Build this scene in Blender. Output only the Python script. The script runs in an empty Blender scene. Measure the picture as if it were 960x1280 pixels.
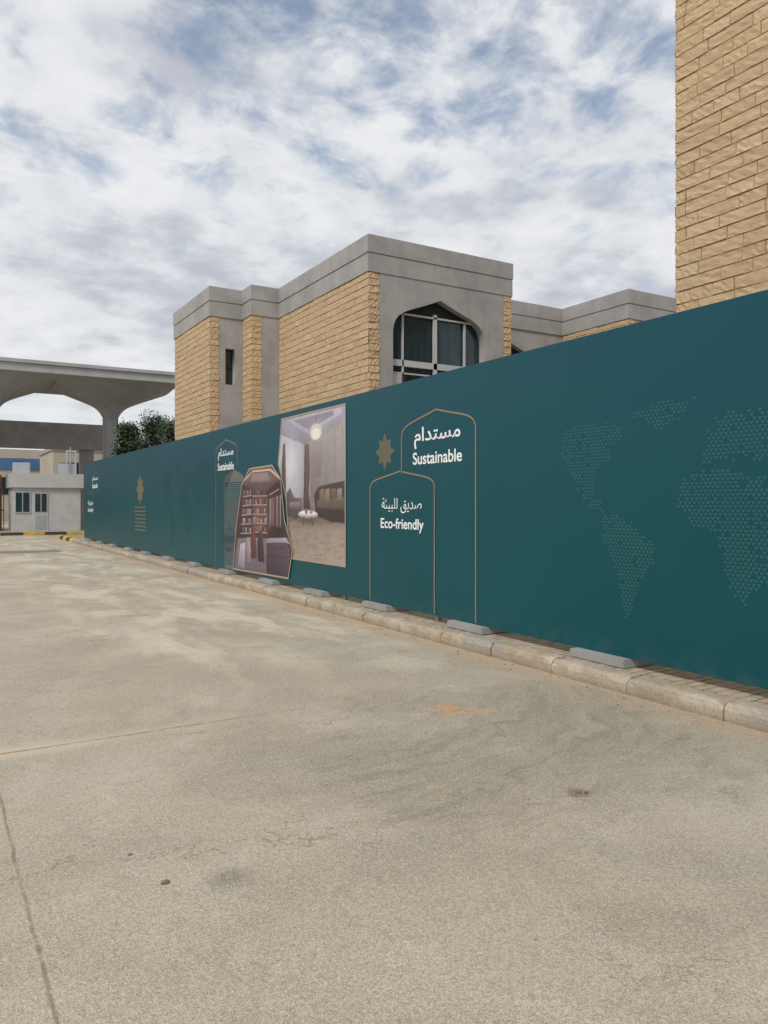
import bpy, bmesh, math, random
import numpy as np
from mathutils import Vector, Matrix
random.seed(7); np.random.seed(7)
S=bpy.context.scene
COL=S.collection
R=math.radians

# ------------------------------------------------------------ node helpers
class NT:
    def __init__(s,tree): s.t=tree; s.n=tree.nodes; s.l=tree.links
    def set(s,sock,v):
        if isinstance(v,bpy.types.NodeSocket): s.l.new(v,sock)
        elif v is not None:
            if isinstance(v,(tuple,list)) and sock.type=='RGBA' and len(v)==3: v=(*v,1)
            sock.default_value=v
    def math(s,op,a,b=None,c=None,clamp=False):
        m=s.n.new('ShaderNodeMath'); m.operation=op; m.use_clamp=clamp
        s.set(m.inputs[0],a); s.set(m.inputs[1],b)
        if c is not None: s.set(m.inputs[2],c)
        return m.outputs[0]
    def vmath(s,op,a,b=None):
        m=s.n.new('ShaderNodeVectorMath'); m.operation=op
        s.set(m.inputs[0],a); s.set(m.inputs[1],b)
        return m.outputs['Value'] if op in('LENGTH','DISTANCE','DOT_PRODUCT') else m.outputs[0]
    def noise(s,vec,scale,detail=4,rough=.5,dist=0,out=0):
        m=s.n.new('ShaderNodeTexNoise'); s.set(m.inputs['Vector'],vec)
        m.inputs['Scale'].default_value=scale; m.inputs['Detail'].default_value=detail
        m.inputs['Roughness'].default_value=rough; m.inputs['Distortion'].default_value=dist
        return m.outputs[out]
    def ramp(s,f,stops,interp='LINEAR'):
        m=s.n.new('ShaderNodeValToRGB'); s.set(m.inputs[0],f); cr=m.color_ramp; cr.interpolation=interp
        while len(cr.elements)<len(stops): cr.elements.new(.5)
        for e,(p,c) in zip(cr.elements,stops):
            e.position=p
            if not isinstance(c,(tuple,list)): c=(c,c,c)
            e.color=(*c,1)
        return m.outputs[0]
    def mix(s,f,a,b,mode='MIX'):
        m=s.n.new('ShaderNodeMix'); m.data_type='RGBA'; m.blend_type=mode
        s.set(m.inputs[0],f); s.set(m.inputs[6],a); s.set(m.inputs[7],b)
        return m.outputs[2]
    def mapr(s,v,a,b,c=0,d=1,smooth=True):
        m=s.n.new('ShaderNodeMapRange'); m.interpolation_type='SMOOTHSTEP' if smooth else 'LINEAR'
        s.set(m.inputs[0],v)
        for i,x in zip((1,2,3,4),(a,b,c,d)): m.inputs[i].default_value=x
        return m.outputs[0]
    def sep(s,v):
        m=s.n.new('ShaderNodeSeparateXYZ'); s.set(m.inputs[0],v); return m.outputs
    def comb(s,x,y,z=0.0):
        m=s.n.new('ShaderNodeCombineXYZ'); s.set(m.inputs[0],x); s.set(m.inputs[1],y); s.set(m.inputs[2],z); return m.outputs[0]
    def bump(s,h,strength=.3,dist=.02,nrm=None):
        m=s.n.new('ShaderNodeBump'); m.inputs['Strength'].default_value=strength; m.inputs['Distance'].default_value=dist
        s.set(m.inputs['Height'],h)
        if nrm is not None: s.set(m.inputs['Normal'],nrm)
        return m.outputs[0]

def newmat(name):
    m=bpy.data.materials.new(name); m.use_nodes=True
    k=NT(m.node_tree); b=m.node_tree.nodes['Principled BSDF']
    g=k.n.new('ShaderNodeNewGeometry')
    return m,k,b,g.outputs['Position']

def simple(name,col,rough=.6,var=.15,scale=8,bump=.1,metal=0,spec=.5):
    m,k,b,P=newmat(name)
    n=k.noise(P,scale*.5,3,.6)
    c=k.mix(k.mapr(n,.3,.7),tuple(x*(1-var) for x in col),tuple(min(1,x*(1+var)) for x in col))
    k.set(b.inputs['Base Color'],c); b.inputs['Roughness'].default_value=rough
    b.inputs['Metallic'].default_value=metal; b.inputs['Specular IOR Level'].default_value=spec
    if bump: k.set(b.inputs['Normal'],k.bump(k.noise(P,scale*6,2,.6),bump,.01))
    return m

# ------------------------------------------------------------ mesh helpers
def empty(name,loc=(0,0,0)):
    o=bpy.data.objects.new(name,None); o.location=loc; COL.objects.link(o); return o
def obj(name,me,parent=None,mat=None):
    o=bpy.data.objects.new(name,me); COL.objects.link(o)
    if parent: o.parent=parent
    if mat: 
        me.materials.clear(); me.materials.append(mat)
    return o
def mesh_py(name,v,f,parent=None,mat=None,smooth=False):
    me=bpy.data.meshes.new(name); me.from_pydata([tuple(x) for x in v],[],f); me.update()
    if smooth:
        for p in me.polygons: p.use_smooth=True
    return obj(name,me,parent,mat)
def box(name,x0,x1,y0,y1,z0,z1,parent=None,mat=None,bev=0):
    bm=bmesh.new(); bmesh.ops.create_cube(bm,size=1)
    for v in bm.verts:
        v.co=Vector(((x0+x1)/2+v.co.x*(x1-x0),(y0+y1)/2+v.co.y*(y1-y0),(z0+z1)/2+v.co.z*(z1-z0)))
    if bev: bmesh.ops.bevel(bm,geom=bm.edges[:],offset=bev,segments=2,affect='EDGES')
    me=bpy.data.meshes.new(name); bm.to_mesh(me); bm.free()
    return obj(name,me,parent,mat)
def cyl(name,x,y,z0,z1,r,parent=None,mat=None,n=16,r2=None):
    bm=bmesh.new(); bmesh.ops.create_cone(bm,cap_ends=True,segments=n,radius1=r,radius2=r if r2 is None else r2,depth=z1-z0)
    for v in bm.verts: v.co+=Vector((x,y,(z0+z1)/2))
    me=bpy.data.meshes.new(name); bm.to_mesh(me); bm.free()
    return obj(name,me,parent,mat)

ARCH=[(1,0),(.985,.16),(.95,.30),(.89,.42),(.79,.53),(.66,.62),(.5,.71),(.33,.80),(.16,.90),(0,1)]
def arch_pts(c,hw,zb,zs,za):
    p=[(c+hw,zb)]+[(c+hw*a,zs+(za-zs)*b) for a,b in ARCH]
    p+=[(c-hw*a,zs+(za-zs)*b) for a,b in reversed(ARCH[:-1])]+[(c-hw,zb)]
    return p
def holed_panel(name,outer,holes,y0,th,parent,mat):
    cu=bpy.data.curves.new(name,'CURVE'); cu.dimensions='2D'; cu.fill_mode='BOTH'; cu.extrude=th/2
    for pts in [outer]+holes:
        sp=cu.splines.new('POLY'); sp.points.add(len(pts)-1)
        for q,(a,b) in zip(sp.points,pts): q.co=(a,b,0,1)
        sp.use_cyclic_u=True
    t=bpy.data.objects.new('tmp',cu); COL.objects.link(t)
    bpy.context.view_layer.update()
    me=bpy.data.meshes.new_from_object(t.evaluated_get(bpy.context.evaluated_depsgraph_get()))
    bpy.data.objects.remove(t)
    me.transform(Matrix.Translation((0,y0+th/2,0))@Matrix.Rotation(R(90),4,'X'))
    me.name=name
    return obj(name,me,parent,mat)

# ------------------------------------------------------------ materials
def stone_mat():
    m,k,b,P=newmat('split_sandstone')
    at=k.n.new('ShaderNodeAttribute'); at.attribute_name='tint'
    t=k.sep(at.outputs['Vector'])
    n=k.noise(P,9,4,.65); nf=k.noise(P,55,3,.7); nl=k.noise(P,.5,1,.5)
    base=k.ramp(t[0],[(0,(.45,.315,.18)),(.25,(.52,.38,.225)),(.7,(.58,.43,.26)),(1,(.65,.50,.32))])
    c=k.mix(k.mapr(n,.3,.7,.45,0),base,(.42,.275,.14))
    c=k.mix(k.mapr(nf,.35,.7,0,.45),c,(.68,.54,.37))
    c=k.mix(k.mapr(nl,.4,.7,0,.2),c,(.44,.34,.23))
    c=k.mix(k.math('MULTIPLY',t[1],.4),c,(.32,.225,.135))
    k.set(b.inputs['Base Color'],c); b.inputs['Roughness'].default_value=.92; b.inputs['Specular IOR Level'].default_value=.15
    k.set(b.inputs['Normal'],k.bump(k.noise(P,24,4,.7),.7,.020))
    return m
M_stone=stone_mat()
def concrete_mat(name,col,var=.12,streak=.3):
    m,k,b,P=newmat(name)
    s=k.sep(P)
    n=k.noise(P,1.3,4,.6)
    v=k.comb(k.math('MULTIPLY',k.math('ADD',s[0],s[1]),5),k.math('MULTIPLY',s[2],.25))
    st=k.noise(v,1,3,.6)
    c=k.mix(k.mapr(n,.3,.7),tuple(x*(1-var) for x in col),tuple(x*(1+var) for x in col))
    c=k.mix(k.mapr(st,.5,.75,0,streak),c,tuple(x*.62 for x in col))
    k.set(b.inputs['Base Color'],c); b.inputs['Roughness'].default_value=.85; b.inputs['Specular IOR Level'].default_value=.25
    k.set(b.inputs['Normal'],k.bump(k.noise(P,30,2,.6),.25,.01))
    return m
M_conc=concrete_mat('grey_render_concrete',(.345,.335,.325))
M_conc_l=concrete_mat('canopy_concrete',(.38,.385,.385),.08,.2)
M_mortar=simple('mortar',(.30,.22,.13),.95)
M_frame=simple('white_window_frame',(.46,.48,.49),.45,.05,8,0)
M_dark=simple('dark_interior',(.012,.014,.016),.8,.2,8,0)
def glass_mat():
    m,k,b,P=newmat('window_glass')
    s=k.sep(P)
    v=k.comb(k.math('MULTIPLY',k.math('ADD',s[0],s[1]),5),k.math('MULTIPLY',s[2],.5))
    n=k.noise(v,1.2,3,.6)
    c=k.mix(k.mapr(n,.35,.7),(.012,.028,.034),(.024,.048,.056))
    k.set(b.inputs['Base Color'],c); b.inputs['Roughness'].default_value=.08
    b.inputs['Specular IOR Level'].default_value=.6
    return m
M_glass=glass_mat()

def road_mat():
    m,k,b,P=newmat('worn_concrete_road')
    s=k.sep(P)
    big=k.noise(P,.28,4,.6,.6); mid=k.noise(P,1.6,6,.65,.4); fine=k.noise(P,60,3,.8)
    pat=k.noise(P,.75,6,.68,.8)
    agg=k.noise(P,210,1,.6)
    md=k.math('SUBTRACT',mid,.5)
    c=k.mix(k.mapr(big,.35,.65),(.415,.355,.27),(.50,.44,.35))
    c=k.mix(k.mapr(mid,.42,.66,0,.55),c,(.345,.295,.22))
    c=k.mix(k.mapr(pat,.50,.60,0,.42),c,(.32,.285,.22))
    c=k.mix(k.mapr(pat,.45,.36,0,.40),c,(.58,.52,.415))
    # dusty, worn pale streaks running along the kerb
    v=k.comb(s[0],k.math('MULTIPLY',s[1],.35))
    st=k.noise(v,1.5,6,.65,.5)
    band=k.math('MULTIPLY',k.mapr(s[0],.8,2.4),k.mapr(s[1],5.0,9.0))
    c=k.mix(k.math('MULTIPLY',k.mapr(st,.45,.62),k.math('MULTIPLY',band,.70)),c,(.72,.64,.48))
    c=k.mix(k.math('MULTIPLY',k.mapr(st,.45,.36),k.math('MULTIPLY',band,.35)),c,(.31,.275,.20))
    # sandy dirt against kerb
    nd=k.math('ADD',s[0],k.math('MULTIPLY',md,.7))
    c=k.mix(k.mapr(nd,4.45,4.95,0,.75),c,(.47,.34,.215))
    # darker scrubbed zone with faint arcs
    dv=k.vmath('MULTIPLY',k.vmath('ADD',P,(-3.35,-4.05,0)),(.55,.75,1))
    n5=k.noise(P,1.0,5,.65)
    ds=k.math('ADD',k.vmath('LENGTH',dv),k.math('MULTIPLY',k.math('SUBTRACT',n5,.5),2.4))
    zone=k.mapr(ds,1.25,.45)
    rad=k.vmath('LENGTH',k.vmath('ADD',P,(-2.0,-7.2,0)))
    arc=k.noise(k.comb(k.math('ADD',k.math('MULTIPLY',rad,10),k.math('MULTIPLY',md,7)),k.math('MULTIPLY',s[0],.9)),.9,5,.7)
    c=k.mix(k.math('MULTIPLY',zone,.50),c,(.25,.215,.15))
    c=k.mix(k.math('MULTIPLY',k.math('MULTIPLY',zone,k.mapr(arc,.49,.60)),.42),c,(.16,.14,.10))
    c=k.mix(k.math('MULTIPLY',k.math('MULTIPLY',zone,k.mapr(arc,.46,.36)),.4),c,(.50,.44,.33))
    sn=k.math('SUBTRACT',k.noise(P,7,4,.7),.5)
    c=k.mix(k.mapr(sn,.06,.16,0,.30),c,(.27,.235,.17))
    def blob(x,y,r,col,a,soft=.5,amp=1.6):
        nonlocal c
        l=k.math('MULTIPLY_ADD',sn,r*amp,k.vmath('LENGTH',k.vmath('ADD',P,(-x,-y,0))))
        c=k.mix(k.mapr(l,r,r*(1-soft),0,a),c,col)
    blob(1.09,3.11,.15,(.12,.115,.105),.6,.95,.8)
    blob(3.46,4.80,.17,(.57,.30,.12),.8,.6,3.6)
    blob(3.66,4.62,.11,(.57,.30,.12),.7,.6,3.6)
    blob(3.07,3.05,.09,(.14,.10,.06),.7,.6)
    blob(2.4,1.9,.35,(.30,.24,.17),.35,.9)
    blob(1.5,9.0,.9,(.27,.24,.18),.4,.8)
    blob(4.1,6.4,.55,(.62,.55,.43),.6,.8)
    blob(1.2,6.3,.5,(.34,.30,.22),.5,.9)
    pm=k.math('MULTIPLY',k.math('MULTIPLY',k.mapr(s[0],1.0,1.1),k.mapr(s[0],3.8,3.7)),k.math('MULTIPLY',k.mapr(s[1],26.6,26.8),k.mapr(s[1],28.3,28.1)))
    c=k.mix(k.math('MULTIPLY',pm,.8),c,(.10,.098,.09))
    # aggregate speckle
    c=k.mix(k.mapr(fine,.47,.68,0,.50),c,(.22,.19,.14))
    c=k.mix(k.mapr(fine,.50,.32,0,.42),c,(.64,.59,.48))
    c=k.mix(k.mapr(agg,.55,.66,0,.6),c,(.16,.14,.11))
    c=k.mix(k.mapr(agg,.44,.34,0,.55),c,(.72,.67,.58))
    # joints
    wob=k.math('MULTIPLY',md,.07)
    jx=k.math('ABSOLUTE',k.math('SUBTRACT',k.math('ADD',s[0],wob),.33))
    jy=k.math('ABSOLUTE',k.math('SUBTRACT',k.math('ADD',s[1],wob),5.40))
    jxm=k.mapr(jx,.012,.002,0,.85)
    jym=k.math('MULTIPLY',k.mapr(jy,.022,.005),k.mapr(s[0],2.9,1.2))
    jym2=k.math('MULTIPLY',k.mapr(jy,.20,.02),k.mapr(s[0],2.4,.0,0,.7))
    c=k.mix(jym2,c,(.60,.50,.37))
    j=k.math('MAXIMUM',jxm,jym)
    for yy in (12.6,20.2,29.5):
        q=k.math('ABSOLUTE',k.math('SUBTRACT',k.math('ADD',s[1],wob),yy)); j=k.math('MAXIMUM',j,k.mapr(q,.022,.006,0,.5))
    vo=k.n.new('ShaderNodeTexVoronoi'); vo.feature='DISTANCE_TO_EDGE'; vo.inputs['Scale'].default_value=.5
    dn=k.vmath('ADD',P,k.vmath('MULTIPLY',k.vmath('SUBTRACT',k.noise(P,1.6,5,.7,out=1),(.5,.5,.5)),(1.3,1.3,0)))
    k.set(vo.inputs['Vector'],dn)
    ck=k.math('MULTIPLY',k.mapr(vo.outputs['Distance'],.006,.001),k.mapr(big,.44,.54,0,.7))
    jm=k.math('MAXIMUM',k.math('MULTIPLY',j,k.mapr(sn,-.12,.08,.35,.95)),ck)
    c=k.mix(k.math('MULTIPLY',jm,.75),c,(.18,.115,.07))
    k.set(b.inputs['Base Color'],c); b.inputs['Roughness'].default_value=.9; b.inputs['Specular IOR Level'].default_value=.15
    k.set(b.inputs['Normal'],k.bump(k.noise(P,80,2,.8),.5,.010))
    return m
M_road=road_mat()
M_ground=simple('sandy_ground',(.36,.29,.20),.95,.15,2,.3)
def paving_mat():
    m,k,b,P=newmat('paving_tiles')
    br=k.n.new('ShaderNodeTexBrick'); k.set(br.inputs['Vector'],P); br.inputs['Scale'].default_value=1
    br.inputs['Brick Width'].default_value=.2; br.inputs['Row Height'].default_value=.1; br.inputs['Mortar Size'].default_value=.008
    br.inputs['Color1'].default_value=(.34,.29,.21,1); br.inputs['Color2'].default_value=(.41,.35,.26,1); br.inputs['Mortar'].default_value=(.12,.09,.07,1)
    c=k.mix(k.mapr(k.noise(P,4,4,.6),.4,.7,0,.6),br.outputs[0],(.46,.37,.26))
    k.set(b.inputs['Base Color'],c); b.inputs['Roughness'].default_value=.9
    return m
M_pave=paving_mat()
def kerb_mat():
    m,k,b,P=newmat('dusty_kerb_concrete')
    n=k.noise(P,3.5,5,.65,.3); nf=k.noise(P,45,3,.7); s=k.sep(P)
    c=k.mix(k.mapr(n,.35,.65),(.36,.29,.205),(.48,.42,.33))
    c=k.mix(k.mapr(k.noise(P,.9,3,.6),.46,.60,0,.8),c,(.33,.31,.265))
    c=k.mix(k.mapr(s[2],.07,.0,0,.7),c,(.28,.20,.13))
    c=k.mix(k.mapr(nf,.5,.7,0,.5),c,(.20,.17,.13))
    k.set(b.inputs['Base Color'],c); b.inputs['Roughness'].default_value=.92; b.inputs['Specular IOR Level'].default_value=.2
    k.set(b.inputs['Normal'],k.bump(k.noise(P,25,3,.7),.6,.015))
    return m
M_kerb=kerb_mat()
def teal_mat():
    m,k,b,P=newmat('teal_printed_vinyl')
    s=k.sep(P)
    f=k.math('FRACT',k.math('DIVIDE',k.math('ADD',s[1],40),2.44))
    seam=k.mapr(k.math('ABSOLUTE',k.math('SUBTRACT',f,.5)),.0004,.0012,1,0)
    n=k.noise(P,.8,3,.5)
    c=k.mix(k.mapr(n,.3,.7),(.0022,.068,.082),(.003,.075,.090))
    c=k.mix(k.mapr(s[2],1.0,3.3,0,.55),c,(.012,.068,.104))  # reflection on the upper hoarding painted into the colour, bluer with height
    c=k.mix(k.math('MULTIPLY',seam,.3),c,(.002,.035,.045))
    dust=k.math('MULTIPLY',k.mapr(s[2],.45,.22),k.mapr(k.noise(P,6,3,.7),.4,.7,0,.22))
    c=k.mix(dust,c,(.10,.13,.12))
    k.set(b.inputs['Base Color'],c)
    b.inputs['Roughness'].default_value=.40; b.inputs['Specular IOR Level'].default_value=.25
    k.set(b.inputs['Normal'],k.bump(k.noise(P,1.1,1,.4),.10,.06))
    return m
M_teal=teal_mat()
def flat(name,col,rough=.5): return simple(name,col,rough,.03,6,0)
M_white=flat('white_print',(.85,.87,.87))
M_gold=flat('bronze_print_line',(.24,.19,.13))
M_golddim=flat('bronze_print_dim',(.10,.115,.085))
M_map=flat('pale_teal_print',(.022,.112,.117))
M_map2=flat('pale_teal_print_dim',(.010,.088,.099))
M_steel=simple('galvanised_steel',(.35,.36,.37),.45,.1,10,0,.6)
M_yellow=simple('worn_yellow_paint',(.60,.40,.06),.75,.2,6,.1)
M_black=simple('worn_black_paint',(.05,.05,.05),.75,.3,6,.1)

# ------------------------------------------------------------ ground / road
def sheet(name,x0,x1,y0,y1,z,mat):
    return mesh_py(name,[(x0,y0,z),(x1,y0,z),(x1,y1,z),(x0,y1,z)],[(0,1,2,3)],None,mat)
sheet('ground',-900,900,-900,900,0,M_ground)
sheet('concrete_road',-26,5.06,-14,62,.004,M_road)
box('pavement',5.16,8.2,-8,33.5,-.05,.148,None,M_pave)
# kerb stones
kerb=empty('kerb')
def kerb_run(nm,y0,y1,x,mats,L=.9,par=kerb):
    y=y0;i=0
    while y<y1:
        dx=random.uniform(-.009,.009); dz=random.uniform(-.010,.006)
        bm=bmesh.new()
        prof=[(0,-.05),(0,.09),(.012,.125),(.03,.142),(.055,.15),(.16,.152),(.16,-.05)]
        g=random.uniform(.004,.012)
        a=[bm.verts.new((x+p+dx,y+g,z+dz)) for p,z in prof]; c=[bm.verts.new((x+p+dx+random.uniform(-.004,.004),y+L-g,z+dz)) for p,z in prof]
        n=len(prof)
        for j in range(n): bm.faces.new((a[j],a[(j+1)%n],c[(j+1)%n],c[j]))
        bm.faces.new(a[::-1]); bm.faces.new(c)
        bmesh.ops.subdivide_edges(bm,edges=[e for e in bm.edges if abs(e.verts[0].co.y-e.verts[1].co.y)>.3],cuts=10)
        for v in bm.verts:
            end=min(v.co.y-y,y+L-v.co.y)<.03
            v.co+=Vector((random.uniform(-.004,.004)+(.014*random.random() if end and v.co.z>.1 else 0),0,random.uniform(-.004,.003)-(.014*random.random() if end and v.co.z>.1 else 0)))
        bmesh.ops.recalc_face_normals(bm,faces=bm.faces[:])
        me=bpy.data.meshes.new('kerb_stone'); bm.to_mesh(me); bm.free()
        obj('kerb_stone',me,par,mats[i%len(mats)])
        y+=L;i+=1
kerb_run('k',-7.3,33,4.99,[M_kerb])
kerb_run('kp',33.05,37,4.99,[M_yellow,M_black])
# debris
bm=bmesh.new()
def deb(x,y,r):
    g=bmesh.ops.create_icosphere(bm,subdivisions=1,radius=r)
    for v in g['verts']:
        v.co=Vector((v.co.x*random.uniform(.7,1.5)+x,v.co.y*random.uniform(.6,1.2)+y,max(0,v.co.z*.5+r*.35)+.004))
for x,y,r in ((.85,3.21,.018),(.78,3.55,.010),(3.07,3.05,.018),(3.10,3.02,.013),(1.9,2.1,.005)): deb(x,y,r)
for i in range(140):
    y=random.uniform(1.5,24); x=4.96-abs(random.gauss(0,.16)); deb(x,y,random.uniform(.003,.010))
for i in range(30):
    deb(random.uniform(-.5,4.8),random.uniform(1.8,14),random.uniform(.002,.006))
me=bpy.data.meshes.new('road_debris'); bm.to_mesh(me); bm.free(); obj('road_debris',me,None,simple('debris',(.17,.13,.09),.9,.4,20))

# ------------------------------------------------------------ hoarding
F=empty('construction_hoarding_fence'); WX=5.30; ZB=.228; ZT=3.175; YE=32.2
mesh_y0=-7.0
box('hoarding_panels',WX,WX+.05,mesh_y0,YE,ZB,ZT,F,M_teal)
y=mesh_y0
while y<YE:
    box('rear_post',WX+.052,WX+.11,y+.02,y+.08,.15,ZT-.03,F,M_steel)
    v=[(WX+.11,y+.03,2.4),(WX+.11,y+.07,2.4),(WX+1.3,y+.07,.2),(WX+1.3,y+.03,.2),(WX+.11,y+.03,2.34),(WX+.11,y+.07,2.34),(WX+1.22,y+.07,.2),(WX+1.22,y+.03,.2)]
    mesh_py('rear_brace',v,[(0,1,2,3),(4,5,6,7),(0,3,7,4),(1,2,6,5)],F,M_steel)
    y+=2.44
for z in (.5,1.7,2.9): box('rear_rail',WX+.11,WX+.15,mesh_y0,YE,z,z+.05,F,M_steel)
M_block=concrete_mat('ballast_block_concrete',(.31,.305,.295))
for yb in (-5,-2.2,.6,2.95,4.95,6.95,8.95,10.9,12.9,15.1,17.4,19.6,21.9,24.2,26.5,28.8,31):
    yb+=random.uniform(-.08,.08)
    box('ballast_block',WX-.105+random.uniform(-.02,.02),WX+1.35,yb-.33,yb+.33,.150,.2275,F,M_block,.008)

def onwall(y,z,lay=1): return (WX-.0025*lay,y,z)
def wpoly(name,pts,mat,lay=1,par=F):
    me=bpy.data.meshes.new(name); bm=bmesh.new()
    f=bm.faces.new([bm.verts.new(onwall(a,b,lay)) for a,b in pts]); bm.normal_update()
    if f.normal.x>0: f.normal_flip()
    bmesh.ops.triangulate(bm,faces=[f]); bm.to_mesh(me); bm.free()
    return obj(name,me,par,mat)
def ribbon(name,pts,w,mat,lay=2,closed=False,par=F):
    n=len(pts); L=[];Rr=[]
    P=[Vector(p) for p in pts]
    for i in range(n):
        a=P[(i-1)%n] if closed or i>0 else P[i]; c=P[(i+1)%n] if closed or i<n-1 else P[i]
        d1=(P[i]-a); d2=(c-P[i])
        if d1.length<1e-9:d1=d2
        if d2.length<1e-9:d2=d1
        d1.normalize();d2.normalize(); t=(d1+d2).normalized(); nn=Vector((-t.y,t.x))
        m=w/2/max(.5,nn.dot(Vector((-d1.y,d1.x))))
        L.append(onwall(*(P[i]+nn*m),lay)); Rr.append(onwall(*(P[i]-nn*m),lay))
    fs=[(i,(i+1)%n,n+(i+1)%n,n+i) for i in range(n if closed else n-1)]
    return mesh_py(name,L+Rr,fs,par,mat)
def text(name,body,yc,zc,width,mat,bold=.0,height=None):
    cu=bpy.data.curves.new(name,'FONT'); cu.body=body; cu.size=1; cu.align_x='CENTER'; cu.offset=bold; cu.extrude=.002
    t=bpy.data.objects.new('tmp',cu); COL.objects.link(t); bpy.context.view_layer.update()
    me=bpy.data.meshes.new_from_object(t.evaluated_get(bpy.context.evaluated_depsgraph_get())); bpy.data.objects.remove(t)
    co=[v.co for v in me.vertices]
    if not co: return
    x0=min(c.x for c in co);x1=max(c.x for c in co);y0=min(c.y for c in co);y1=max(c.y for c in co)
    sx=width/(x1-x0); sy=sx if height is None else height/(y1-y0)
    for v in me.vertices:
        v.co=Vector((WX-.004+v.co.z*.5,yc-(v.co.x-(x0+x1)/2)*sx,zc+(v.co.y-(y0+y1)/2)*sy))
    me.name=name
    return obj(name,me,F,mat)
AR1='\uFEE1\uFE8D\uFEAA\uFE98\uFEB4\uFEE3'
AR2='\uFE94\uFE8C\uFEF4\uFE92\uFEE0\uFEDF \uFED6\uFEF3\uFEAA\uFEBB'
def wall_arch(c,hw,zs,za,zfar,znear,mat=M_gold,w=.022):
    p=arch_pts(c,hw,0,zs,za); p[0]=(p[0][0],zfar); p[-1]=(p[-1][0],znear)
    ribbon('arch_outline',p,w,mat)
wall_arch(7.625,.785,2.46,2.745,1.99,ZB+.02)
wall_arch(8.45,.79,1.81,2.02,ZB+.02,ZB+.02)
text('sustainable_arabic_text',AR1,7.62,2.42,.98,M_white,.012,.27)
text('sustainable_text','Sustainable',7.62,2.165,1.04,M_white,.014,.155)
text('eco_friendly_arabic_text',AR2,8.43,1.57,.98,M_white,-.004,.20)
text('eco_friendly_text','Eco-friendly',8.42,1.31,1.05,M_white,.014,.18)
wall_arch(15.25,.67,2.66,2.92,ZB+.02,2.35,M_gold)
text('sustainable_arabic_text',AR1,15.3,2.63,.95,M_white,.01,.25)
text('sustainable_text','Sustainable',15.3,2.37,1.0,M_white,.012,.16)
M_hatch=flat('grey_hatched_print',(.13,.145,.135))
wpoly('hatched_arch',arch_pts(14.78,.58,ZB+.02,2.05,2.28),M_hatch,1)
for i in range(44):
    z=.33+i*.039
    wpoly('hatch_line',[(15.34,z),(14.24,z),(14.24,z+.018),(15.34,z+.018)],M_teal,2)
wall_arch(14.78,.58,2.05,2.28,ZB+.02,ZB+.02,M_golddim)
wall_arch(30.0,.8,2.5,2.8,1.9,ZB+.02,M_golddim,.03); wall_arch(30.9,.8,1.8,2.05,ZB+.02,ZB+.02,M_golddim,.03)
for (a,z,t,h) in ((29.9,2.5,AR1,.25),(29.9,2.25,'Sustainable',.18),(30.8,1.6,AR2,.22),(30.8,1.32,'Eco-friendly',.2)):
    text('far_slogan_text',t,a,z,1.1,M_white,.008,h)
def star(yc,zc,r,mat):
    pts=[]
    for i in range(16):
        a=math.pi/8*i; rr=r if i%2==0 else r*.60
        if i%4==2: rr=r*.88
        pts.append((yc+rr*math.sin(a),zc+rr*math.cos(a)))
    wpoly('star_ornament',pts,mat,1)
star(8.84,2.30,.26,flat('star_bronze',(.12,.12,.07)))
star(22.8,2.0,.50,flat('star_bronze_far',(.15,.13,.08)))
for i in range(7):
    z=1.45-i*.11; wpoly('small_print_line',[(23.5,z),(22.1,z),(22.1,z+.05),(23.5,z+.05)],M_golddim,1)
def inside(p,poly):
    x,y=p;c=False;j=len(poly)-1
    for i in range(len(poly)):
        xi,yi=poly[i];xj,yj=poly[j]
        if (yi>y)!=(yj>y) and x<(xj-xi)*(y-yi)/(yj-yi)+xi:c=not c
        j=i
    return c
cont=[[(5.50,2.26),(5.3,2.34),(5.04,2.35),(4.72,2.30),(4.74,2.18),(4.86,2.10),(4.84,1.99),(5.03,1.88),(5.06,1.70),(4.93,1.55),(5.0,1.49),(5.137,1.57),(5.30,1.80),(5.47,2.03)],
[(4.66,2.36),(4.36,2.46),(3.98,2.45),(4.10,2.32),(4.32,2.20),(4.45,2.30)],
[(4.968,1.50),(4.80,1.50),(4.616,1.40),(4.36,1.22),(4.40,1.05),(4.55,.92),(4.60,.72),(4.66,.56),(4.74,.70),(4.76,.95),(4.86,1.12),(4.968,1.3)],
[(4.118,1.76),(3.95,1.86),(3.75,1.87),(3.35,1.77),(3.1,1.42),(3.22,1.2),(3.35,1.05),(3.546,.83),(3.70,1.0),(3.72,1.2),(3.78,1.38),(4.04,1.43),(4.14,1.59)],
[(3.94,1.93),(3.88,2.1),(3.75,2.30),(3.35,2.30),(2.5,2.44),(1.2,2.48),(.6,2.2),(1.0,1.8),(1.6,1.4),(2.2,1.75),(2.7,1.45),(3.1,1.88),(3.5,1.95)],
[(1.3,1.1),(.6,1.15),(.3,.85),(.8,.65),(1.3,.8)]]
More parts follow.
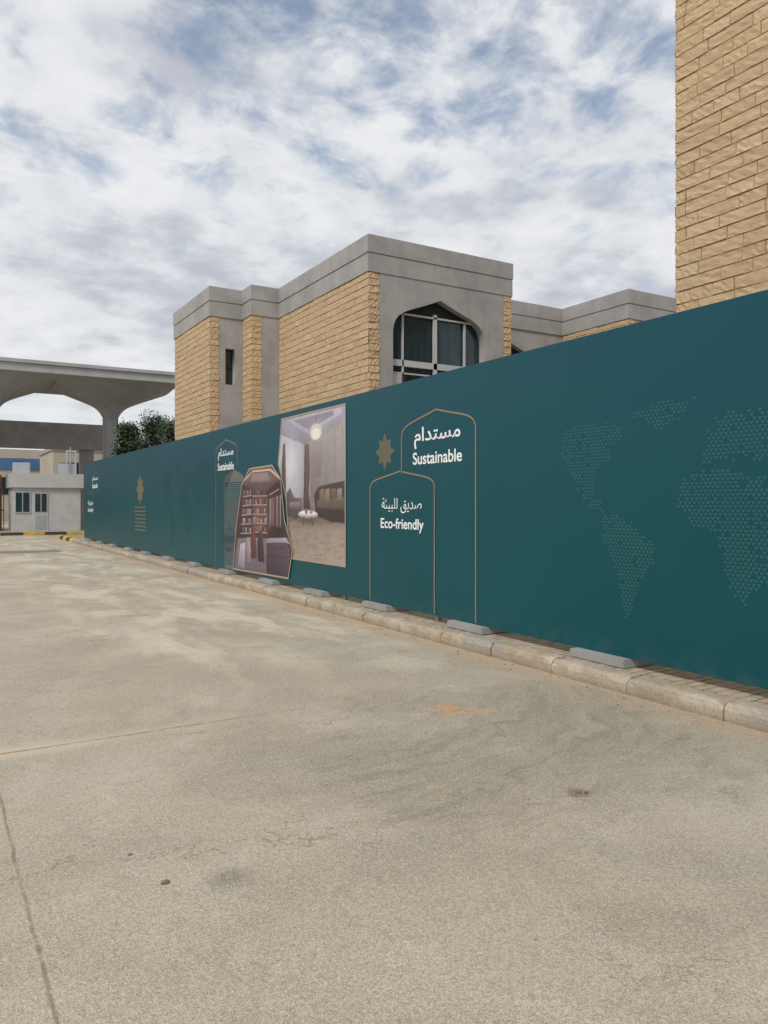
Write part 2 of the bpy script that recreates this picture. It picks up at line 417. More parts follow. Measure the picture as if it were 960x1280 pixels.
def worldmap(name,dy,dz,sc,mat,cy=4.0,cz=1.6,step=.043,mir=1):
    V=[];Fc=[];rng=random.Random(3)
    for poly in cont:
        xs=[p[0] for p in poly];zs=[p[1] for p in poly];j=0
        z=min(zs)
        while z<max(zs):
            x=min(xs)+(step/2 if j%2 else 0)
            while x<max(xs):
                if inside((x+rng.uniform(-.02,.02),z+rng.uniform(-.02,.02)),poly) and rng.random()<.93:
                    Y=cy+dy+(x-cy)*sc*mir; Z=cz+dz+(z-cz)*sc; s=.018*sc; n=len(V)
                    V+=[onwall(Y-s,Z+s*.5),onwall(Y,Z-s*.8),onwall(Y+s,Z+s*.5),onwall(Y+s*.45,Z+s*.75),onwall(Y,Z+s*.2),onwall(Y-s*.45,Z+s*.75)]
                    Fc+=[(n,n+1,n+4,n+5),(n+1,n+2,n+3,n+4)]
                x+=step
            z+=step*.72;j+=1
    mesh_py(name,V,Fc,F,mat)
worldmap('world_map_print',0,0,1,M_map)
worldmap('world_map_print',14.6,0,1.1,M_map2)

# ---- picture prints: rasterised procedurally into a fine vertex-coloured sheet
def print_mat():
    m,k,b,P=newmat('picture_print_ink')
    at=k.n.new('ShaderNodeAttribute'); at.attribute_name='ink'
    k.set(b.inputs['Base Color'],at.outputs['Color']); b.inputs['Roughness'].default_value=.4; b.inputs['Specular IOR Level'].default_value=.3
    return m
M_print=print_mat()
def in_poly(U,Vv,poly):
    c=np.zeros(U.shape,bool); j=len(poly)-1
    for i in range(len(poly)):
        xi,yi=poly[i];xj,yj=poly[j]
        if yi!=yj:
            c^=((yi>Vv)!=(yj>Vv))&(U<(xj-xi)*(Vv-yi)/(yj-yi)+xi)
        j=i
    return c
class Pic:
    def __init__(s,Y0,Y1,Z0,Z1,base,nu=230,nv=300,seed=1):
        s.b=(Y0,Y1,Z0,Z1); s.nu=nu;s.nv=nv
        s.U,s.V=np.meshgrid(np.linspace(0,1,nu),np.linspace(0,1,nv),indexing='ij')
        s.I=np.zeros((nu,nv,3))+np.array(base); s.rg=np.random.RandomState(seed)
        l=s.rg.rand(24,30); 
        a=np.linspace(0,22.99,nu);c=np.linspace(0,28.99,nv); ia=a.astype(int);ic=c.astype(int); fa=(a-ia)[:,None];fc=(c-ic)[None]
        s.N=(l[ia][:,ic]*(1-fa)*(1-fc)+l[ia+1][:,ic]*fa*(1-fc)+l[ia][:,ic+1]*(1-fa)*fc+l[ia+1][:,ic+1]*fa*fc)-.5
    def q(s,col,pts,g=.25,gu=.0,alpha=1,col2=None):
        m=in_poly(s.U,s.V,pts)
        vs=[p[1] for p in pts];us=[p[0] for p in pts]
        t=np.clip((s.V-min(vs))/(max(vs)-min(vs)+1e-6),0,1); tu=np.clip((s.U-min(us))/(max(us)-min(us)+1e-6),0,1)
        sh=1+g*(t-.5)+gu*(tu-.5)+.16*s.N
        C=np.array(col)[None,None]*sh[...,None]
        if col2 is not None: C=np.array(col)*(1-t[...,None])+np.array(col2)*t[...,None]; C=C*(1+.15*s.N[...,None])
        mm=(m*alpha)[...,None]; s.I=s.I*(1-mm)+C*mm
    def ell(s,col,u,v,ru,rv,g=.3,**k): s.q(col,[(u+ru*math.cos(a*.2618),v+rv*math.sin(a*.2618)) for a in range(24)],g,**k)
    def glow(s,col,u,v,ru,rv,a): 
        w=a*np.exp(-(((s.U-u)/ru)**2+((s.V-v)/rv)**2)); s.I=s.I+w[...,None]*np.array(col)
    def shade(s,u,v,ru,rv,a):
        w=1-a*np.exp(-(((s.U-u)/ru)**2+((s.V-v)/rv)**2)); s.I=s.I*w[...,None]
    def build(s,name,outline,lay,blur=1,gain=1.0):
        I=s.I*np.array(gain)
        for _ in range(blur):
            p=np.pad(I,((1,1),(1,1),(0,0)),'edge'); I=(p[:-2,1:-1]+p[2:,1:-1]+p[1:-1,:-2]+p[1:-1,2:]+2*p[1:-1,1:-1])/6
        I=I*(1+s.rg.uniform(-.04,.04,I.shape[:2]))[...,None]
        Y0,Y1,Z0,Z1=s.b; nu,nv=s.nu,s.nv
        Y=Y0+(Y1-Y0)*s.U; Z=Z0+(Z1-Z0)*s.V
        V=np.stack([np.full(Y.shape,WX-.0025*lay),Y,Z],-1).reshape(-1,3)
        ins=in_poly(s.U,s.V,outline)
        idx=np.arange(nu*nv).reshape(nu,nv)
        ok=ins[:-1,:-1]&ins[1:,:-1]&ins[1:,1:]&ins[:-1,1:]
        f=np.stack([idx[:-1,:-1],idx[1:,:-1],idx[1:,1:],idx[:-1,1:]],-1)[ok]
        me=bpy.data.meshes.new(name); me.from_pydata(V.tolist(),[],f.tolist())
        at=me.attributes.new('ink','FLOAT_COLOR','POINT'); C=np.ones((nu*nv,4),np.float32); C[:,:3]=np.clip(I.reshape(-1,3),0,.9); at.data.foreach_set('color',C.ravel()); me.update()
        if me.polygons[0].normal.x>0: me.flip_normals()
        return obj(name,me,F,M_print)
M_rose=flat('rose_gold_border',(.40,.30,.23))
rr=random.Random(5)
p=Pic(12.50,9.97,.66,3.07,(.27,.245,.25)); q=p.q
out=[(.06,1),(0,.68),(.07,.56),(.14,.42),(.17,.2),(.20,.05),(.25,0),(1,0),(1,1)]
q((.26,.25,.31),[(0,1),(0,.90),(.42,.79),(1,.90),(1,1)],.5,.2)
q((.36,.35,.41),[(.15,.985),(.48,.86),(.95,.945),(.95,.99)],.2,.2)
q((.22,.21,.26),[(.25,.97),(.5,.885),(.85,.95),(.83,.98)],.1)
q((.33,.32,.36),[(0,.35),(0,.90),(.42,.79),(.42,.40)],.3,-.2)
for i in range(26):
    u=.02+i*.0155; a=rr.uniform(.10,.5); q((.20,.19,.22) if i%2 else (.50,.49,.54),[(u,.42),(u,.885-i*.003),(u+.007,.882-i*.003),(u+.007,.42)],.2,0,a)
p.glow((.25,.25,.28),.22,.66,.12,.2,.8)
q((.09,.065,.055),[(.42,.40),(.435,.79),(.50,.79),(.515,.6),(.485,.40)],.5,.6)
q((.15,.11,.09),[(.455,.42),(.46,.785),(.475,.785),(.475,.42)],.3)
q((.10,.075,.06),[(.08,.46),(.055,.65),(.085,.82),(.12,.82),(.135,.46)],.4,.5)
q((.26,.235,.23),[(.52,.42),(.52,.785),(1,.90),(1,.42)],.5,.3)
for i in range(5): u=.56+i*.1; q((.21,.19,.19),[(u,.45),(u,.80+i*.02),(u+.006,.80+i*.02),(u+.006,.45)],0)
q((.21,.185,.175),[(.60,.56),(.60,.70),(.68,.72),(.68,.56)],.3)
q((.17,.135,.12),[(.10,0),(.13,.42),(.42,.43),(1,.42),(1,0)],.5)
q((.27,.225,.19),[(.22,.0),(.20,.25),(.55,.33),(1,.25),(1,0)],-.2,.2)
for i in range(120):
    u=rr.uniform(.20,.97);v=rr.uniform(.01,.26);a=rr.uniform(.02,.10);b_=rr.uniform(.003,.012)
    q(rr.choice([(.15,.11,.09),(.36,.32,.28),(.20,.15,.12),(.30,.25,.21)]),[(u,v),(u+a,v+b_),(u+a*1.1,v+b_*2),(u+.01,v+b_)],0,0,.55)
p.shade(.8,.30,.3,.05,.5); p.shade(.27,.31,.2,.05,.4)
q((.055,.04,.036),[(.60,.31),(.575,.45),(.64,.50),(.99,.53),(.99,.27),(.8,.27)],.5)
q((.12,.09,.075),[(.62,.36),(.62,.41),(.98,.43),(.98,.35)],.6)
for u,cc_ in ((.645,(.16,.13,.11)),(.72,(.22,.16,.11)),(.80,(.12,.10,.09)),(.88,(.20,.17,.14))): q(cc_,[(u,.41),(u+.012,.48),(u+.075,.485),(u+.07,.41)],.5,.3)
q((.10,.08,.085),[(.16,.30),(.135,.46),(.20,.50),(.27,.43),(.38,.42),(.38,.30),(.28,.28)],.7,.3)
q((.19,.16,.165),[(.20,.36),(.20,.40),(.36,.40),(.36,.36)],.5)
q((.07,.055,.055),[(.42,.35),(.415,.46),(.50,.475),(.515,.35)],.7)
p.shade(.48,.27,.16,.03,.5)
p.ell((.42,.40,.41),.48,.315,.15,.026,1.0); p.ell((.62,.61,.62),.48,.322,.12,.016,.3)
p.ell((.16,.13,.10),.46,.335,.02,.022); p.ell((.35,.25,.16),.53,.33,.025,.012)
q((.06,.05,.045),[(.40,.235),(.415,.295),(.43,.295),(.412,.235)],0); q((.06,.05,.045),[(.55,.235),(.53,.295),(.545,.295),(.562,.235)],0)
q((.07,.065,.07),[(.596,.88),(.596,.975),(.604,.975),(.604,.88)],0)
p.ell((.50,.48,.44),.60,.865,.085,.055,-.4); p.ell((.60,.58,.53),.60,.855,.06,.03,0)
p.glow((.20,.19,.17),.60,.87,.16,.09,.4)
p.build('living_room_print',out,2,1,(1.22,1.19,1.17))
ribbon('print_border',[(12.5-2.53*u,.66+2.41*v) for u,v in out],.028,M_rose,4,True)
# wardrobe print
outw_=[(14.80,.27),(14.62,1.1),(14.30,1.96),(13.88,2.26),(12.75,2.28),(12.36,2.02),(12.20,1.30),(11.86,.80),(12.04,.31)]
out=[((14.8-a)/2.94,(b_-.27)/2.01) for a,b_ in outw_]
p=Pic(14.8,11.86,.27,2.28,(.055,.035,.035),seed=2); q=p.q
q((.12,.085,.085),[(.17,.84),(.33,1),(.69,1),(.84,.87),(.64,.79),(.36,.79)],.6)
q((.20,.165,.17),[(.34,.86),(.36,.94),(.62,.94),(.66,.86)],.3)
for A in ([(.22,.875),(.35,.95),(.36,.965),(.22,.895)],[(.36,.955),(.66,.955),(.66,.972),(.36,.972)],[(.66,.955),(.81,.87),(.815,.89),(.67,.972)]): q((.62,.45,.30),A,0)
q((.06,.035,.035),[(.36,.80),(.62,.80),(.62,.34),(.36,.34)],.4)
for i in range(5):
    v=.385+i*.085
    q((.42,.28,.20),[(.365,v),(.615,v),(.615,v+.010),(.365,v+.010)],0)
    p.glow((.20,.12,.08),.49,v+.07,.12,.02,.3)
    for j in range(10):
        u=.37+j*.0245; q(rr.choice([(.22,.06,.05),(.34,.31,.31),(.11,.06,.08),(.20,.15,.13),(.04,.03,.035),(.08,.09,.15)]),[(u,v+.012),(u+.018,v+.012),(u+.017,v+.012+rr.uniform(.02,.06)),(u,v+.055)],.5)
q((.045,.03,.03),[(.12,.30),(.19,.80),(.345,.80),(.345,.34)],.4)
for i in range(5):
    v=.37+i*.09
    q((.40,.28,.22),[(.14+.012*i,v-.012),(.345,v),(.345,v+.011),(.14+.012*i,v+.0)],0)
    for j in range(6):
        u=.185+j*.026; q(rr.choice([(.38,.34,.36),(.20,.08,.07),(.08,.055,.07),(.18,.14,.17),(.28,.23,.2)]),[(u,v+.006),(u+.018,v+.008),(u+.018,v+.06),(u,v+.052)],.5)
q((.04,.025,.028),[(.64,.34),(.64,.80),(.80,.86),(.86,.55),(.87,.34)],.5)
q((.40,.28,.20),[(.65,.73),(.80,.78),(.80,.79),(.65,.742)],0)
for i in range(12):
    u=.65+i*.0165; q(rr.choice([(.20,.07,.05),(.11,.06,.07),(.24,.18,.17),(.05,.04,.06),(.3,.26,.25)]),[(u,.42+rr.uniform(0,.06)),(u,.70+i*.003),(u+.012,.705+i*.003),(u+.013,.42+rr.uniform(0,.06))],.5)
q((.17,.135,.15),[(.0,.0),(.09,.31),(.36,.34),(.64,.34),(.64,.0)],.5)
for i in range(9): u=.03+i*.07; q((.26,.22,.25),[(u,.0),(.28+i*.03,.34),(.286+i*.03,.34),(u+.012,.0)],.4,0,.6)
q((.36,.33,.38),[(.08,.03),(.14,.26),(.23,.28),(.22,.03)],.8,.3)
q((.075,.055,.068),[(.60,.02),(.60,.30),(.90,.33),(.97,.27),(.93,.02)],.6,.5)
for v in (.1,.18,.26): q((.035,.025,.03),[(.61,v),(.90,v+.012),(.90,v+.018),(.61,v+.006)],0)
q((.32,.29,.34),[(.59,.30),(.63,.345),(.91,.365),(.96,.31),(.9,.325)],.3,.4)
q((.12,.04,.035),[(.345,.14),(.335,.32),(.36,.42),(.385,.47),(.41,.42),(.425,.32),(.44,.14)],.6,.5); p.ell((.2,.14,.11),.385,.485,.018,.022)
q((.045,.03,.04),[(.46,.12),(.45,.30),(.47,.38),(.50,.42),(.54,.37),(.57,.12)],.6,.5); p.ell((.2,.14,.11),.503,.44,.018,.022)
q((.30,.24,.23),[(.25,.10),(.245,.26),(.27,.33),(.30,.33),(.325,.25),(.32,.10)],.6,.5)
p.glow((.25,.16,.10),.5,.9,.25,.05,.4); p.glow((.10,.06,.05),.5,.55,.3,.25,.3)
p.build('wardrobe_print',out,6,1,(1.02,1.0,1.06))
ribbon('print_border',outw_,.032,M_rose,8,True)

# ------------------------------------------------------------ stone panels
def stone_panel(name,O,ud,L,z0,z1,nr,parent,course=.2,sl=(.32,.62),seed=1,corner0=False,corner1=False,rel=1.0):
    rg=np.random.RandomState(seed); ud=np.array(ud,float); nr=np.array(nr,float); O=np.array(O,float)
    U=np.array([0,.02,.18,.34,.5,.66,.82,.98,1]); Vv=np.array([0,.05,.33,.64,.95,1])
    verts=[];tints=[];faces=[];n0=0; nu,nv=len(U),len(Vv)
    fi=np.array([(a*nv+b,(a+1)*nv+b,(a+1)*nv+b+1,a*nv+b+1) for a in range(nu-1) for b in range(nv-1)])
    z=z0
    while z<z1-.03:
        zt=min(z+course,z1); u=0; first=True
        while u<L-.02:
            w=rg.uniform(*sl)*(.5+.5*rg.rand() if first else 1); first=False
            if L-(u+w)<.14: w=L-u
            w=min(w,L-u); g=.0025
            uu=u+g+U*(w-2*g); vv=z+g+Vv*(zt-z-2*g)
            gu,gv=np.meshgrid(uu,vv,indexing='ij')
            d0=rg.uniform(.010,.022)*rel
            dep=np.full(gu.shape,d0)+rg.uniform(-.008,.008,gu.shape)*rel
            dep+= (gv-(z+zt)/2)/course*rg.uniform(-.012,.012)*rel+(gu-u-w/2)/w*rg.uniform(-.010,.010)*rel
            dep=np.clip(dep,.003,.06)
            edge=np.ones(gu.shape)
            edge[0,:]=(.8 if (corner0 and u<.01) else 0); edge[-1,:]=(.8 if (corner1 and u+w>L-.01) else 0)
            edge[:,0]=0;edge[:,-1]=0
            dd=np.where(edge>0,dep*edge,0)
            gu2=gu.copy(); 
            if corner0 and u<.01: gu2[0,1:-1]-=rg.uniform(0,.03,nv-2)
            if corner1 and u+w>L-.01: gu2[-1,1:-1]+=rg.uniform(0,.03,nv-2)
            p=O[None,None,:]+gu2[...,None]*ud+dd[...,None]*nr; p[...,2]=gv
            verts.append(p.reshape(-1,3)); t=rg.beta(3,3)
            tt=np.zeros((nu*nv,4)); tt[:,0]=t; tt[:,1]=(1-(edge>0)).reshape(-1); tt[:,3]=1
            tints.append(tt); faces.append(fi+n0); n0+=nu*nv
            u+=w
        z+=course
    V=np.concatenate(verts); T=np.concatenate(tints); Fa=np.concatenate(faces)
    me=bpy.data.meshes.new(name); me.from_pydata(V.tolist(),[],Fa.tolist())
    at=me.attributes.new('tint','FLOAT_COLOR','POINT'); at.data.foreach_set('color',T.astype(np.float32).ravel())
    me.update()
    if me.polygons[0].normal.dot(Vector(nr))<0: me.flip_normals()
    return obj(name,me,parent,M_stone)

B=empty('sandstone_clad_building'); H=9.0; ZP=7.98
def body(name,x0,x1,y0,y1,z1=H-.15): return box(name,x0,x1,y0,y1,0,z1,B,M_conc)
e=.005
body('end_bay_core',8.21+e,12,25.27+.32,29.6)
body('step_bay_core',9.37+e,12,24.40+e,25.585)
box('main_bay_side_wall',10.37+e,10.67,18.47,24.395,0,H-.15,B,M_mortar)
box('main_bay_side_wall',15.1,15.41-e,18.47,21.4,0,H-.15,B,M_conc)
box('main_bay_roof',10.675,15.095,18.47,21.4,8.2,H-.15,B,M_conc)
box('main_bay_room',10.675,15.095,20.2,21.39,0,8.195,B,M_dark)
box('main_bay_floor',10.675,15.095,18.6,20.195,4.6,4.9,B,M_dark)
box('rear_core',10.675,20.5,22.3,29.6,0,H-.15,B,M_conc)
box('recess_side',20.72+e,21.0,18.5,22.295,0,H-.15,B,M_mortar)
box('east_bay_core',21.005,25.8,18.5,29.6,0,H-.15,B,M_conc)
stone_panel('stone_face',(8.21,29.6,0),(0,-1,0),4.33,.0,ZP,(-1,0,0),B,seed=1,corner1=True)
stone_panel('stone_return',(8.21,25.27,0),(1,0,0),.30,.0,ZP,(0,-1,0),B,seed=2,corner0=True)
stone_panel('stone_face',(9.37,25.26,0),(0,-1,0),.86,.0,ZP,(-1,0,0),B,seed=3,corner1=True)
stone_panel('stone_return',(9.37,24.40,0),(1,0,0),.36,.0,ZP,(0,-1,0),B,seed=4,corner0=True)
stone_panel('stone_face',(10.37,24.38,0),(0,-1,0),6.22,.0,ZP,(-1,0,0),B,seed=5,corner1=True)
stone_panel('stone_return',(10.37,18.16,0),(1,0,0),.32,.0,ZP,(0,-1,0),B,seed=6,corner0=True,rel=1.6)
stone_panel('stone_return',(15.11,18.16,0),(1,0,0),.30,.0,ZP,(0,-1,0),B,seed=7,corner1=True,rel=1.6)
stone_panel('stone_face',(20.72,21.38,0),(0,-1,0),3.18,.0,ZP,(-1,0,0),B,seed=8,corner1=True)
stone_panel('stone_return',(20.72,18.20,0),(1,0,0),.32,.0,ZP,(0,-1,0),B,seed=9,corner0=True)
stone_panel('stone_face',(15.41,18.17,0),(0,1,0),3.2,.0,ZP,(1,0,0),B,seed=10,corner0=True)
box('mortar_back',8.212,8.51,25.272,25.58,0,ZP,B,M_mortar)
box('mortar_back',10.372,10.69,18.162,18.465,0,ZP,B,M_mortar)
box('mortar_back',15.11,15.408,18.162,18.465,0,ZP,B,M_mortar)
box('mortar_back',20.722,21.04,18.202,18.495,0,ZP,B,M_mortar)
holed_panel('end_bay_front',[(8.515,0),(9.365,0),(9.365,ZP),(8.515,ZP)],[[(8.74,5.69),(9.07,5.69),(9.07,6.93),(8.74,6.93)]],25.262,.30,B,M_conc)
box('slit_window_glass',8.70,9.10,25.50,25.52,5.6,7.0,B,M_glass)
box('slit_window_frame',8.74,9.07,25.46,25.49,6.28,6.31,B,M_dark)
box('step_bay_front',9.735,10.365,24.385,24.399,0,ZP,B,M_conc)
def arched(cx,y,x0,x1,zap=7.49):
    holed_panel('arched_front_panel',[(x0,0),(x1,0),(x1,ZP),(x0,ZP)],[arch_pts(cx,1.62,4.3,6.42,zap)],y,.30,B,M_conc)
    box('arched_window_glass',cx-1.66,cx+1.66,y+.26,y+.275,4.3,7.02,B,M_glass)
    box('window_head_painted_shade',cx-1.66,cx+1.66,y+.235,y+.25,7.03,7.6,B,M_dark)  # dark sheet painting in the unlit ceiling interior under the arch head
    def fr(n,a,b,z0,z1,dp=.07): box(n,a,b,y+.16,y+.16+dp,z0,z1,B,M_frame)
    for xc,w in ((cx-1.19,.03),(cx-.07,.10),(cx+1.00,.03)): fr('mullion',xc-w/2-.01,xc+w/2+.01,4.3,7.0 if w<.1 else 7.1)
    fr('transom',cx-1.62,cx+1.62,5.50,5.68,.08); fr('transom',cx-1.62,cx+1.62,5.28,5.32,.062); fr('transom',cx-1.62,cx+1.62,6.97,7.02,.062)
    for xc in (cx-1.19,cx+.5): fr('lower_post',xc-.03,xc+.03,4.3,5.28,.058)
    fr('spandrel',cx-1.62,cx-1.24,4.3,5.27,.05)
arched(12.757,18.135,10.695,15.105)
arched(18.06,21.40,15.42,20.715)
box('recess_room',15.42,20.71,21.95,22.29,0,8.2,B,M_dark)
box('recess_roof',15.42,20.71,21.71,22.29,8.21,H-.15,B,M_conc)
box('east_bay_front',21.05,25.8,18.185,18.49,0,ZP,B,M_conc)
foot=[(8.21,29.6),(8.21,25.27),(9.37,25.27),(9.37,24.40),(10.37,24.40),(10.37,18.16),(15.41,18.16),(15.41,21.4),(20.72,21.4),(20.72,18.2),(25.8,18.2),(25.8,29.6)]
def offset(poly,d):
    n=len(poly);r=[]
    A=sum(poly[i][0]*poly[(i+1)%n][1]-poly[(i+1)%n][0]*poly[i][1] for i in range(n)); sg=1 if A>0 else -1
    for i in range(n):
        p=Vector(poly[i-1]);c=Vector(poly[i]);q_=Vector(poly[(i+1)%n])
        a=(c-p).normalized();b=(q_-c).normalized()
        na=Vector((a.y,-a.x))*sg; nb=Vector((b.y,-b.x))*sg
        r.append(tuple(c+(na+nb)*d))
    return r
def tier(name,prof):
    n=len(foot); V=[];Fc=[]
    for d,z in prof: V+=[(x,y,z) for x,y in offset(foot,d)]
    for a in range(len(prof)-1):
        for i in range(n):
            j=(i+1)%n; Fc.append((a*n+i,a*n+j,(a+1)*n+j,(a+1)*n+i))
    o=mesh_py(name,V,Fc,B,M_conc)
    bm=bmesh.new(); bm.from_mesh(o.data); bmesh.ops.recalc_face_normals(bm,faces=bm.faces[:]); bm.to_mesh(o.data); bm.free()
tier('parapet',[(-.30,ZP+.001),(.045,ZP+.001),(.045,8.47),(.03,8.48),(.03,8.50),(.06,8.51),(.06,8.985),(.045,9.0),(-.30,9.0),(-.30,8.5)])

T=empty('tall_sandstone_building')
box('tower_core',10.375,20,-10,8.115,0,12.9,T,M_mortar)
stone_panel('stone_face',(10.37,-2,0),(0,1,0),10.12,0,12.8,(-1,0,0),T,seed=21,corner1=True,sl=(.35,.75))
stone_panel('stone_face_far',(10.37,8.12,0),(1,0,0),4,0,12.8,(0,1,0),T,seed=22,corner0=True,sl=(.35,.75))
box('tower_parapet',10.3,20.1,-10.1,8.2,12.9,14.2,T,M_conc)

# ------------------------------------------------------------ gate canopy
C=empty('entrance_canopy')
for cx in (9.0,2.7,-3.6,-9.9):
    n=44;V=[];Fc=[]
    for i in range(n+1):
        for j in range(n+1):
            u=-3.15+6.3*i/n; v=-4+8*j/n
            r=(abs(u)**2.2+abs(v)**2.2)**(1/2.2); q_=max(0,r-.36)
            z=6.35+.62*(1-math.exp(-q_/.24))+.395*q_
            if r<.36:z=6.3
            V.append((cx+u,46+v,min(z,8.22)))
    for i in range(n):
        for j in range(n):
            a=i*(n+1)+j; Fc.append((a,a+1,a+n+2,a+n+1))
    base=len(V); ring=[i*(n+1) for i in range(n+1)]+[n*(n+1)+j for j in range(1,n+1)]+[i*(n+1)+n for i in range(n-1,-1,-1)]+[j for j in range(n-1,0,-1)]
    for a in ring: x,y_,z=V[a]; V.append((x,y_,8.25))
    m=len(ring)
    for a in range(m): Fc.append((ring[a],ring[(a+1)%m],base+(a+1)%m,base+a))
    mesh_py('funnel_vault',V,Fc,C,M_conc_l,True)
    box('column',cx-.38,cx+.38,45.62,46.38,0,6.6,C,M_conc_l,.08)
box('roof_slab',-13.1,12.2,41.95,50.05,8.23,8.62,C,M_conc_l)
box('roof_edge',-13.2,12.3,41.85,50.15,8.625,8.82,C,M_conc_l,.02)
G=empty('gatehouse_beam')
box('beam',-14,9.6,51,52,5.0,6.6,G,M_conc)
for x in (-12,-4,8.6): box('pier',x-.4,x+.4,51.2,51.8,0,5.0,G,M_conc)

K=empty('guard_booth')
M_booth=simple('booth_panel',(.47,.47,.465),.6,.08,4,.05)
x0,x1,y0=3.56,6.90,42.5
box('booth_walls',x0+.08,x1-.08,y0+.06,y0+3,.15,2.4,K,M_booth)
box('booth_roof_fascia',x0-.05,x1+.05,y0-.08,y0+3.1,2.4,3.12,K,simple('booth_fascia',(.48,.48,.47),.6,.05,4,0))
box('booth_plinth',x0-.4,x1+.3,y0-.5,y0+3.3,.01,.15,K,M_kerb)
for a,b_,z0_,z1_ in ((x0+.12,x0+.85,1.1,2.2),(x0+1.02,x0+1.66,1.1,2.15)):
    box('window_frame',a,b_,y0+.02,y0+.058,z0_,z1_,K,M_frame); 
    w=(b_-a-.15)/2
    for xx in (a+.05,b_-.05-w): box('window_pane',xx,xx+w,y0+.005,y0+.018,z0_+.06,z1_-.06,K,M_glass)
box('door',x0+1.0,x0+1.68,y0+.035,y0+.057,.16,1.09,K,M_frame)
box('door_panel',x0+1.08,x0+1.60,y0+.022,y0+.034,.25,.98,K,simple('door_infill',(.33,.35,.37),.5,.05,4,0))
for xx in (x0+.1,x0+2.3):
    box('ac_unit',xx,xx+.8,y0+.6,y0+1.0,3.125,3.7,K,M_frame,.02); cyl('ac_fan',xx+.25,y0+.8,3.70,3.74,.18,K,M_dark)
cyl('antenna_pole',x0+2.9,y0+1,3.12,4.6,.03,K,M_frame); box('antenna_arm',x0+2.5,x0+3.3,y0+.98,y0+1.02,4.2,4.25,K,M_frame)
for xx in (x1-.75,x1-.3): box('roof_frame_post',xx,xx+.07,y0+.4,y0+.47,3.12,4.3,K,M_frame)
box('roof_frame_top',x1-.75,x1-.23,y0+.4,y0+.47,4.3,4.37,K,M_frame)
I=empty('painted_kerb')
x=-4;i=0
while x<7.6:
    box('painted_kerb_stone',x,x+.98,41.55,41.72,0,.15,I,[M_yellow,M_black][i%2],.02); x+=1;i+=1
box('gate_island_pavement',-4,7.6,41.725,46,0,.146,None,M_pave)
GT=empty('sliding_gate'); M_iron=simple('dark_iron',(.03,.028,.026),.5,.2,8,0)
x=-4
while x<3.3: box('bar',x,x+.04,44.0,44.04,.2,2.3,GT,M_iron); x+=.14
for z in (.2,1.2,2.3): box('rail',-4,3.3,43.97,43.995,z,z+.07,GT,M_iron)
M_orange=simple('orange_brick',(.42,.20,.09),.85,.2,6,.2)
box('gate_boundary_wall',-14,3.4,46.6,46.9,0,3.15,None,M_orange)
D=empty('distant_office_building')
M_d1=simple('distant_render',(.42,.38,.31),.8,.08,.5,0)
M_blue=simple('blue_cladding',(.05,.14,.30),.5,.1,.5,0)
box('block',-6,9,75,90,0,6.4,D,M_d1); box('blue_fascia',-5,8.5,74.9,74.99,4.6,5.6,D,M_blue)
for i in range(12): box('window',-5.4+i*1.2,-4.7+i*1.2,74.93,74.995,2.4,3.9,D,M_glass)
D2=empty('distant_low_building')
box('block',8,26,62,70,0,5.6,D2,M_d1); box('parapet',7.9,26.1,61.9,70.1,5.6,5.9,D2,M_conc)
for i in range(8): box('window',9+i*1.9,10+i*1.9,61.93,61.99,3.2,4.7,D2,M_glass)
D3=empty('distant_apartment_building')
box('block',-60,-15,120,140,0,9,D3,M_d1)
for i in range(14):
    for zz in (2,5): box('window',-58+i*3,-56.6+i*3,119.9,119.99,zz,zz+1.6,D3,M_glass)

# ------------------------------------------------------------ trees
def leafmat():
    m,k,b,P=newmat('foliage')
    n=k.noise(P,1.8,2,.6); oi=k.noise(P,14,1,.5)
    c=k.mix(k.mapr(n,.35,.65),(.018,.038,.014),(.05,.08,.028)); c=k.mix(k.mapr(oi,.5,.7,0,.5),c,(.08,.11,.045))
    k.set(b.inputs['Base Color'],c); b.inputs['Roughness'].default_value=.6
    return m
M_leaf=leafmat(); M_bark=simple('bark',(.10,.075,.05),.9,.3,10,.3)
def tree(x,y,h,r,seed):
    rg=random.Random(seed); t=empty('broadleaf_tree',(0,0,0))
    V=[];Fc=[]
    def limb(a,b_,r0,r1,n=7):
        a=Vector(a);b_=Vector(b_);d=(b_-a).normalized(); s=d.orthogonal().normalized(); q_=d.cross(s); i0=len(V)
        for c,rr_ in ((a,r0),(b_,r1)):
            for i in range(n):
                an=2*math.pi*i/n; V.append(c+(s*math.cos(an)+q_*math.sin(an))*rr_)
        for i in range(n): Fc.append((i0+i,i0+(i+1)%n,i0+n+(i+1)%n,i0+n+i))
    top=(x+.1,y,h*.5); limb((x,y,0),top,.14,.1)
    cl=[]
    for i in range(26):
        an=rg.uniform(0,6.28); zz=h*rg.uniform(.42,.92); k_=max(.15,1-(zz/h-.4)/.6)**.6
        p=(x+math.cos(an)*r*k_*rg.uniform(.3,1),y+math.sin(an)*r*k_*rg.uniform(.3,1),zz)
        limb((x+.1,y,h*rg.uniform(.35,.5)),p,.05,.012,5); cl.append((p,rg.uniform(.24,.46)*r))
    cl.append(((x+.1,y,h*.92),r*.28)); limb(top,(x+.1,y,h*.97),.08,.01)
    mesh_py('trunk_and_limbs',V,Fc,t,M_bark)
    LV=[];LF=[]
    for p,cr in cl:
        for i in range(250):
            d=Vector((rg.gauss(0,1),rg.gauss(0,1),rg.gauss(0,1.1)))*cr*.5; c=Vector(p)+d
            s=rg.uniform(.05,.11); a=Vector((rg.uniform(-1,1),rg.uniform(-1,1),rg.uniform(-1,1))).normalized(); b_=a.orthogonal().normalized()
            n=len(LV); LV+=[c-a*s,c+b_*s*.45,c+a*s,c-b_*s*.45]; LF.append((n,n+1,n+2,n+3))
    mesh_py('crown_leaves',LV,LF,t,M_leaf)
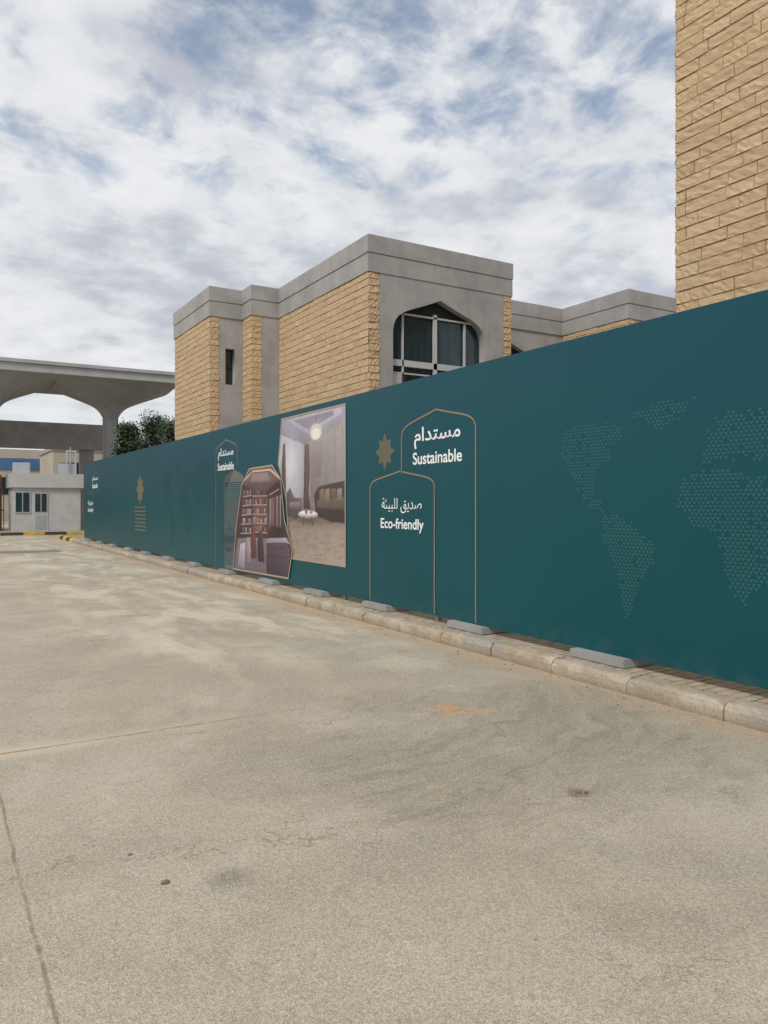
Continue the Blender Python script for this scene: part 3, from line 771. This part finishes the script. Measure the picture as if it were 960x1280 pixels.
tree(8.45,38.5,5.7,1.1,1); tree(10.0,39.5,6.2,1.3,2); tree(11.3,38.8,6.1,1.4,3); tree(9.4,42.5,5.6,1.2,4); tree(11.2,43,6.3,1.6,5); tree(10.2,36.2,5.6,1.2,6)

# ------------------------------------------------------------ sky & light
el=R(48); az=R(238)
sd=Vector((math.sin(az)*math.cos(el),math.cos(az)*math.cos(el),math.sin(el)))
W=bpy.data.worlds.new('World'); S.world=W; W.use_nodes=True
k=NT(W.node_tree); k.n.clear()
outw=k.n.new('ShaderNodeOutputWorld')
sk=k.n.new('ShaderNodeTexSky'); sk.sky_type='NISHITA'; sk.sun_disc=False; sk.sun_elevation=el; sk.sun_rotation=az
sk.dust_density=1.0
tc=k.n.new('ShaderNodeTexCoord'); g=tc.outputs['Generated']; s=k.sep(g)
zz=k.math('ADD',k.math('MAXIMUM',s[2],0.0),.22)
Pv=k.vmath('ADD',k.comb(k.math('DIVIDE',s[0],zz),k.math('DIVIDE',s[1],zz),0.0),(3.7,1.9,0))
n1=k.noise(Pv,1.3,3,.5,.2); n2=k.noise(Pv,7.0,6,.6,.3)
f=k.math('ADD',k.math('MULTIPLY',n1,.75),k.math('MULTIPLY',n2,.9))
f=k.math('ADD',f,k.mapr(s[2],.20,.56,.13,-.03,False))
mask=k.mapr(f,.58,.87)
mask=k.math('MULTIPLY',mask,k.mapr(s[2],.02,.14,.4,1))
shade=k.math('ADD',k.math('MULTIPLY',k.noise(k.vmath('ADD',Pv,(.04,.03,0)),6,4,.6),.5),k.math('MULTIPLY',k.noise(Pv,1.7,3,.55),.6))
cc=k.ramp(k.mapr(shade,.42,.72),[(0,(.84,.85,.87)),(.45,(.73,.75,.78)),(1,(.50,.53,.60))])
bg1=k.n.new('ShaderNodeBackground'); k.set(bg1.inputs[0],k.mix(k.mapr(s[2],0,.5,.65,.2),sk.outputs[0],(6.4,7.2,7.9))); bg1.inputs[1].default_value=.12
bg2=k.n.new('ShaderNodeBackground'); k.set(bg2.inputs[0],cc); bg2.inputs[1].default_value=1.0
mx=k.n.new('ShaderNodeMixShader'); k.set(mx.inputs[0],mask); k.l.new(bg1.outputs[0],mx.inputs[1]); k.l.new(bg2.outputs[0],mx.inputs[2])
k.l.new(mx.outputs[0],outw.inputs[0])
W.cycles.sampling_method='MANUAL'; W.cycles.sample_map_resolution=256
sun=bpy.data.lights.new('sun','SUN'); sun.energy=2.2; sun.angle=R(14); sun.color=(1,.95,.87)
so=bpy.data.objects.new('sun',sun); COL.objects.link(so); so.rotation_euler=sd.to_track_quat('Z','Y').to_euler()

cam=bpy.data.cameras.new('camera'); co=bpy.data.objects.new('camera',cam); COL.objects.link(co); S.camera=co
co.location=(0,0,1.6); co.rotation_euler=(R(90),0,R(-30.87))
cam.sensor_fit='VERTICAL'; cam.sensor_height=36; cam.lens=26.72; cam.shift_y=-.0086; cam.clip_end=3000; cam.clip_start=.05
S.view_settings.view_transform='Standard'; S.view_settings.look='None'; S.view_settings.exposure=0
